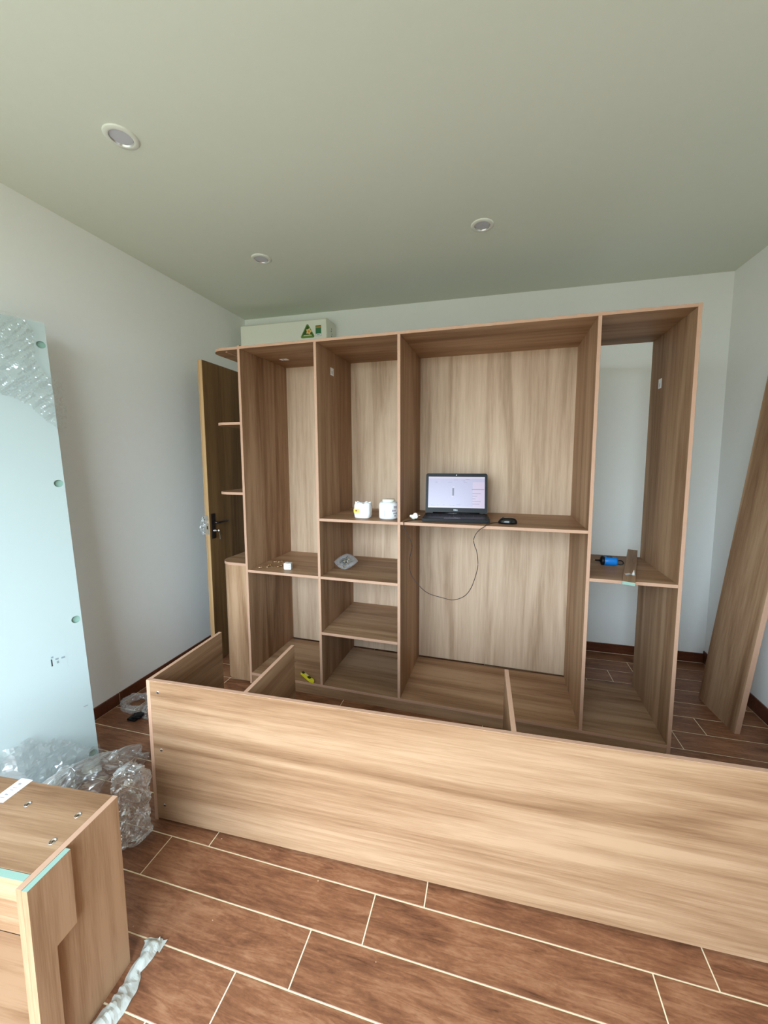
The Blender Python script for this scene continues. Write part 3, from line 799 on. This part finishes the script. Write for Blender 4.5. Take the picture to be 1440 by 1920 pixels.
quad(me_bm, x0, x1, z0, .043, -.0010, 3); quad(me_bm, -.026, -.014, .115, .165, -.0010, 4); quad(me_bm, -.023, -.012, .168, .175, -.0010, 3); quad(me_bm, -.03, -.02, .105, .112, -.0010, 3)
rq = random.Random(4)
for k in range(26):
    x = rq.uniform(x0 + .005, .08); z = rq.uniform(.20, .224) if k < 14 else rq.uniform(.046, .055); quad(me_bm, x, x + rq.uniform(.004, .03), z, z + .0016, -.0010, 2 if k % 3 else 3)
for k in range(5): quad(me_bm, .104, .104 + rq.uniform(.02, .055), .06 + k * .017, .063 + k * .017, -.0013, 2)
me_bm.to_mesh(dsp.data); me_bm.free()
bm = bmesh.new(); lathe(bm, [(0, .001), (.003, .001), (.0035, 0)], 16); o = mesh_obj('webcam', bm, principled('webcam_lens', lin(235, 235, 240), .2), lid); o.location = (0, 0, .251); o.rotation_euler = (math.pi / 2, 0, 0)
fc = bpy.data.curves.new('logo', 'FONT'); fc.body = 'DELL'; fc.size = .0125; fc.align_x = 'CENTER'; fc.extrude = .0003; fc.offset = .0004
fo = bpy.data.objects.new('logo_curve', fc); COL.objects.link(fo)
dg = bpy.context.evaluated_depsgraph_get(); lme = bpy.data.meshes.new_from_object(fo.evaluated_get(dg)); bpy.data.objects.remove(fo)
lme.materials.clear(); lme.materials.append(principled('logo_silver', lin(200, 200, 205), .3))
lo = link(bpy.data.objects.new('logo', lme), lid); lo.location = (-.002, -.0006, .016); lo.rotation_euler = (math.pi / 2, 0, 0); lo['label'] = 'silver maker lettering'

# mouse with its cord hanging in a loop below the shelf
ms = thing('computer_mouse', 'black corded computer mouse on the shelf to the right of the laptop', 'mouse', W(1.722, 0.108, 1.208), WR)
def mouse_bm():
    bm = bmesh.new(); rings = []
    for j in range(9):
        t = j / 8; row = []
        for k in range(28):
            a = 2 * math.pi * k / 28
            x = .055 * math.cos(a); y = (.031 + .003 * math.cos(a)) * math.sin(a)
            s = math.cos(t * math.pi / 2) ** .55 if j < 8 else 0
            if j == 0: s = .94
            hz = .036 * math.sin(t * math.pi / 2) * (1 + .12 * math.cos(a) * (1 - t)) + .002
            row.append(bm.verts.new((x * s - .003, y * s, hz)))
        rings.append(row)
    for A, B in zip(rings[:-1], rings[1:-1]):
        for k in range(28): bm.faces.new((A[k], A[(k + 1) % 28], B[(k + 1) % 28], B[k])).smooth = True
    c = bm.verts.new((-.003, 0, .038))
    for k in range(28): bm.faces.new((rings[-2][k], rings[-2][(k + 1) % 28], c)).smooth = True
    bm.faces.new(list(reversed(rings[0])))
    bmesh.ops.delete(bm, geom=rings[-1], context='VERTS')
    return bm
mesh_obj('shell', mouse_bm(), black_gloss, ms)
bm = bmesh.new(); add_cyl(bm, (-.030, -.003, .033), (-.030, .003, .033), .006, n=14); mesh_obj('scroll_wheel', bm, black_plastic, ms)
loop = [(1.667, .11, 1.214), (1.64, .085, 1.214), (1.612, .045, 1.2115), (1.600, .012, 1.2115), (1.594, -.006, 1.206), (1.572, -.012, 1.192), (1.548, -.014, 1.165), (1.534, -.014, 1.128), (1.541, -.014, 1.09), (1.553, -.014, 1.058), (1.560, -.013, .98), (1.548, -.013, .916), (1.523, -.013, .842), (1.485, -.012, .79), (1.423, -.012, .762), (1.36, -.012, .768), (1.27, -.012, .789), (1.208, -.012, .839), (1.165, -.012, .901), (1.158, -.012, .983), (1.172, -.012, 1.065), (1.155, -.012, 1.12), (1.127, -.012, 1.17), (1.120, -.010, 1.203), (1.124, .004, 1.2115), (1.150, .06, 1.2115), (1.175, .085, 1.2115), (1.20, .10, 1.2115), (1.222, .115, 1.2115)]
bm = bmesh.new(); add_tube(bm, catmull(loop, 6), .0020, 8)
crd = mesh_obj('cord', bm, principled('dark_cord', lin(44, 30, 26), .5), ms)
crd.matrix_parent_inverse = (Matrix.Translation(ms.location) @ Matrix.Rotation(WR, 4, 'Z')).inverted(); crd.matrix_basis = MW

# white plug
pg = thing('power_plug', 'small white plug lying on the shelf to the left of the laptop', 'plug', W(1.155, .105, 1.208), WR + .3)
bm = bmesh.new(); lathe(bm, [(0, 0), (.012, 0), (.0155, .003), (.0155, .016), (.011, .022), (.007, .034), (.0055, .036), (0, .036)], 20); o = mesh_obj('body', bm, white_plastic, pg, True); o.location = (.010, 0, .0156); o.rotation_euler = (0, -math.pi / 2 + .3, 0)
bm = bmesh.new(); add_box(bm, .004, .030, -.014, .014, .006, .040, 0, Matrix.Rotation(-.25, 4, 'Y')); bmesh.ops.bevel(bm, geom=list(bm.edges), offset=.005, segments=2, affect='EDGES'); mesh_obj('head', bm, white_plastic, pg)
for s in (-1, 1):
    bm = bmesh.new(); add_cyl(bm, (.028, s * .006, .03), (.044, s * .006, .026), .002, n=8); mesh_obj('pin', bm, steel, pg)

# white pouch and white tub on the second bay's upper shelf
bm = bmesh.new()
def pouch():
    bm = bmesh.new(); rings = []
    for j in range(15):
        t = j / 14; z = .098 * t; row = []
        for k in range(36):
            a = 2 * math.pi * k / 36; c, s = math.cos(a), math.sin(a); p = 4.0
            r = 1 / ((abs(c) ** p + abs(s) ** p) ** (1 / p))
            bulge = 1 + .06 * math.sin(math.pi * t); 
            if j == 0: bulge = .93
            dy = .040 if t < .8 else .040 * (1 - .45 * (t - .8) / .2)
            v_ = Vector((.052 * c * r * bulge, dy * s * r * bulge, z + (.005 * math.sin(6 * a) + .003 * math.sin(11 * a) if j == 14 else 0)))
            v_ += Vector((c, s, 0)) * .003 * crease(v_, 30, 2) if 0 < j else Vector()
            row.append(bm.verts.new(v_))
        rings.append(row)
    for A, B in zip(rings, rings[1:]):
        for k in range(36): bm.faces.new((A[k], A[(k + 1) % 36], B[(k + 1) % 36], B[k])).smooth = True
    bm.faces.new(list(reversed(rings[0])))
    c = bm.verts.new((0, 0, .088))
    for k in range(36): bm.faces.new((rings[-1][k], rings[-1][(k + 1) % 36], c))
    return bm
wp = thing('white_pouch', 'squat white pouch with a yellow label on the upper shelf of the second bay', 'pouch', W(.815, .115, 1.207), WR - .05)
mesh_obj('body', pouch(), speckled('white_pouch_film', lin(244, 246, 248), .35, .02, 60), wp)
bm = bmesh.new(); add_box(bm, -.046, -.010, -.0455, -.0425, .036, .062); yl = tag(mesh_obj('label', bm, principled('yellow_label', lin(244, 200, 72), .5), wp), 'yellow label with a small dark mark')
bm = bmesh.new(); prism(bm, [(-.036, .049), (-.028, .043), (-.020, .049), (-.028, .055)], -.0460, -.0455, 0, 0, 'y'); mesh_obj('label_mark', bm, principled('brown_print', lin(120, 60, 40), .6), yl)
tb = thing('white_tub', 'round white tub with a screw lid and faded print beside the white pouch', 'tub', W(.986, .125, 1.207), WR)
bm = bmesh.new(); lathe(bm, [(0, 0), (.054, 0), (.060, .004), (.062, .012), (.062, .090), (.059, .100), (.050, .107), (.036, .109)], 44); mesh_obj('body', bm, speckled('tub_plastic', lin(240, 242, 244), .35, .02, 40), tb)
bm = bmesh.new(); lathe(bm, [(.036, .109), (.040, .110), (.0405, .121), (.037, .125), (0, .125)], 40); mesh_obj('lid', bm, white_plastic, tb)
pr = principled('faded_print', lin(176, 168, 182), .6)
def arc_patch(r, a0, a1, z0, z1, n=6):
    bm = bmesh.new(); P = []
    for k in range(n + 1):
        a = a0 + (a1 - a0) * k / n; P.append((bm.verts.new((r * math.cos(a), r * math.sin(a), z0)), bm.verts.new((r * math.cos(a), r * math.sin(a), z1))))
    for p, q in zip(P, P[1:]): bm.faces.new((p[0], q[0], q[1], p[1]))
    return bm
for a0, a1, z0, z1 in ((-.75, -.35, .070, .085), (-.95, -.5, .050, .062), (-.8, -.3, .034, .044), (-.7, -.45, .018, .028), (-1.75, -1.70, .02, .06)):
    mesh_obj('print_mark', arc_patch(.0624, a0, a1, z0, z1), pr, tb)

# zip bag of screws on the shelf below
zb_ = thing('screw_bag', 'clear pouch of dark screws lying on the middle shelf of the second bay', 'bag', W(.664, .165, .826), WR + .12)
def pillow(a, b, half):
    # lens shape with pointed tips left and right
    p = 2 * a - 1; k = (1 - abs(p) ** 1.7) ** .9
    return Vector((p * .084, half * .013 * (k * math.sin(math.pi * b)) ** .5, .059 + (2 * b - 1) * .057 * k + .006 * p))
bm = bmesh.new(); 
for half in (-1, 1):
    g = [[bm.verts.new(pillow(i / 16, j / 12, half) + Vector((0, .002 * noise.noise(Vector((i * .4, j * .4, half))), 0))) for i in range(17)] for j in range(13)]
    for j in range(12):
        for i in range(16):
            q = [g[j][i], g[j][i + 1], g[j + 1][i + 1], g[j + 1][i]]
            bm.faces.new(q if half < 0 else q[::-1])
MP = Matrix.Translation((0, -.025, .014)) @ Matrix.Rotation(math.radians(-38), 4, 'X')
bmesh.ops.remove_doubles(bm, verts=bm.verts, dist=.0003)
bagm = film_mat('grey_pouch_film', .25, (.90, .91, .92), .35, .75); o = mesh_obj('pouch', bm, bagm, zb_); o.matrix_local = MP
bm = bmesh.new(); rs = random.Random(9)
for k in range(46):
    c = Vector((rs.gauss(-.002, .014), rs.uniform(-.010, .002), .054 + rs.gauss(0, .014))); d = Vector((rs.uniform(-1, 1), rs.uniform(-.3, .3), rs.uniform(-1, 1))).normalized() * .010
    add_cyl(bm, c - d, c + d, .0022, n=6, mat=k % 4 == 0); add_cyl(bm, c + d, c + d * 1.2, .0048, n=8, mat=k % 4 == 0)
o = mesh_obj('screws', bm, [principled('black_screw', lin(34, 33, 30), .35, .6), brass], zb_); o.matrix_local = MP; tag(o, 'tangle of black and brass screws', kind='stuff')

# loose fittings on the first bay's shelf
fit = thing('fittings_box', 'small clear white box of fittings at the shelf edge of the first bay', 'box', W(.268, .090, .826), WR + .25)
bm = bmesh.new(); add_box(bm, -.024, .024, -.018, .018, 0, .044); bmesh.ops.bevel(bm, geom=list(bm.edges), offset=.002, segments=1, affect='EDGES'); mesh_obj('box_body', bm, principled('milky_plastic', lin(216, 234, 240), .25), fit)
bm = bmesh.new(); add_box(bm, -.0255, -.004, -.0195, .0195, .008, .0455); bmesh.ops.bevel(bm, geom=list(bm.edges), offset=.001, segments=1, affect='EDGES'); mesh_obj('sleeve', bm, principled('white_sleeve', lin(250, 250, 250), .4), fit)
for z in (.018, .032):
    bm = bmesh.new(); add_cyl(bm, (.012, -.0185, z), (.012, -.0180, z), .003, n=10); mesh_obj('peg_hole', bm, print_grey, fit)
spots = [(.060, .060, .3, 'leftmost brass screw on the first bay shelf'), (.098, .10, 1.9, 'brass screw in the cluster on the first bay shelf, foremost of it'), (.115, .115, 2.6, 'brass screw in the cluster on the first bay shelf, right of the foremost'),
         (.075, .215, .1, 'brass screw at the back left of the first bay shelf cluster'), (.115, .225, .8, 'brass screw at the back right of the first bay shelf cluster'), (.178, .120, 1.2, 'brass screw just left of the small white fittings box')]
for x, y, r, lbl in spots:
    t = thing('screw', lbl, 'screw', W(x, y, .826), WR + r, 'loose screws on the first bay shelf')
    bm = bmesh.new(); add_cyl(bm, (-.018, 0, .0045), (.012, 0, .0045), .0030, n=8); mesh_obj('shank', bm, brass, t)
    bm = bmesh.new(); add_cyl(bm, (.012, 0, .0060), (.017, 0, .0066), .0034, .0066, n=12); mesh_obj('head', bm, brass, t)

# yellow knife on the bottom board
kn = thing('utility_knife', 'yellow utility knife lying on the bottom board of the first bay', 'knife', W(.424, .040, ZB), WR - .56)
bm = bmesh.new(); prism(bm, [(-.075, -.014), (.050, -.014), (.075, -.004), (.078, .008), (.06, .014), (-.075, .014)], 0, .018, 0, 0, 'z'); bmesh.ops.bevel(bm, geom=list(bm.edges), offset=.003, segments=2, affect='EDGES'); mesh_obj('handle', bm, principled('yellow_plastic', lin(224, 214, 30), .4), kn)
bm = bmesh.new(); add_box(bm, .010, .040, -.008, .008, .0175, .0215); mesh_obj('slider', bm, black_plastic, kn)
bm = bmesh.new(); add_box(bm, -.072, -.045, -.009, .009, .0175, .0195); mesh_obj('end_cap', bm, black_plastic, kn)
bm = bmesh.new(); add_box(bm, -.03, .0, -.005, .005, .0175, .0186); mesh_obj('blade_window', bm, steel, kn)

# blue hand tool and the batten on the fourth bay's shelf
bt = thing('blue_torch', 'small blue cylindrical hand tool with black cap and loop on the right bay shelf', 'hand tool', W(2.305, .30, .951), WR - .06)
blue = speckled('blue_casing', lin(22, 120, 205), .35, .08, 60)
bm = bmesh.new(); lathe(bm, [(0, -.042), (.020, -.042), (.0255, -.037), (.0265, 0), (.025, .034), (.020, .042), (0, .042)], 24); o = mesh_obj('casing', bm, blue, bt); o.rotation_euler = (0, math.pi / 2, 0); o.location = (.006, 0, .0275)
bm = bmesh.new(); lathe(bm, [(0, -.009), (.022, -.009), (.0275, -.004), (.0275, .006), (.026, .010), (0, .010)], 24); o = mesh_obj('cap', bm, black_plastic, bt); o.rotation_euler = (0, math.pi / 2, 0); o.location = (-.032, 0, .0277)
bm = bmesh.new(); add_cyl(bm, (-.072, 0, .026), (-.04, 0, .027), .004, .007, n=12); mesh_obj('nozzle', bm, black_plastic, bt)
bm = bmesh.new(); add_cyl(bm, (-.079, 0, .026), (-.072, 0, .026), .005, n=12); mesh_obj('bit', bm, brass, bt)
bm = bmesh.new(); add_tube(bm, [(.060 + .020 * math.cos(a), .004 * math.sin(2 * a), .022 + .012 * math.sin(a)) for a in [2 * math.pi * k / 20 for k in range(20)]], .0035, 8, closed=True); mesh_obj('loop', bm, black_plastic, bt)
bm = bmesh.new(); add_box(bm, -.01, .02, -.012, .006, .0525, .0555); bmesh.ops.bevel(bm, geom=list(bm.edges), offset=.001, segments=1, affect='EDGES'); mesh_obj('switch', bm, black_plastic, bt)

p0, p1 = W(2.310, -.0725, 0), W(2.5495, .696, 0); dv = (p1 - p0); Lb = dv.length
bm = bmesh.new(); add_box(bm, 0, Lb, -.0285, .0285, 0, .0175); bmesh.ops.bevel(bm, geom=list(bm.edges), offset=.0007, segments=1, affect='EDGES'); bm.normal_update()
for f in bm.faces:
    if f.normal.x < -.9: f.material_index = 1
sl = mesh_obj('wood_batten', bm, [oak['x'], green_mdf]); sl.location = (p0.x, p0.y, .9515); sl.rotation_euler.z = math.atan2(dv.y, dv.x)
tag(sl, 'narrow oak-look batten with a green cut end lying across the right bay shelf', 'batten')
bm = bmesh.new()
g = [[bm.verts.new((.022 * (i - 2) / 2, .016 * (j - 1) / 1, .001 + .003 * ((i * 7 + j * 3) % 3) + (.022 if i == 4 and j == 2 else 0))) for i in range(5)] for j in range(3)]
for j in range(2):
    for i in range(4): bm.faces.new((g[j][i], g[j][i + 1], g[j + 1][i + 1], g[j + 1][i]))
bmesh.ops.solidify(bm, geom=list(bm.faces), thickness=.0008)
ps = mesh_obj('paper_scrap', bm, white_paper); q = W(2.351, .055, .9697); ps.location = q; ps.rotation_euler.z = -.1
tag(ps, 'small folded white paper scrap lying on the wooden batten', 'paper')

# sawdust chips on the tiles
bm = bmesh.new(); rc = random.Random(2)
for x, y in [(.556, -1.0), (1.02, -1.05), (.78, -.99), (1.30, -1.22), (.47, -1.33), (1.6, -1.42), (1.25, -1.45), (.72, -1.25), (-.25, -.70)]:
    s = rc.uniform(.0012, .0026); add_box(bm, x - s, x + s, y - s * .7, y + s * .7, .0001, .0016)
tag(mesh_obj('sawdust_chips', bm, edge_band), 'tiny pale wood chips scattered on the floor tiles in front', 'wood chips', kind='stuff')
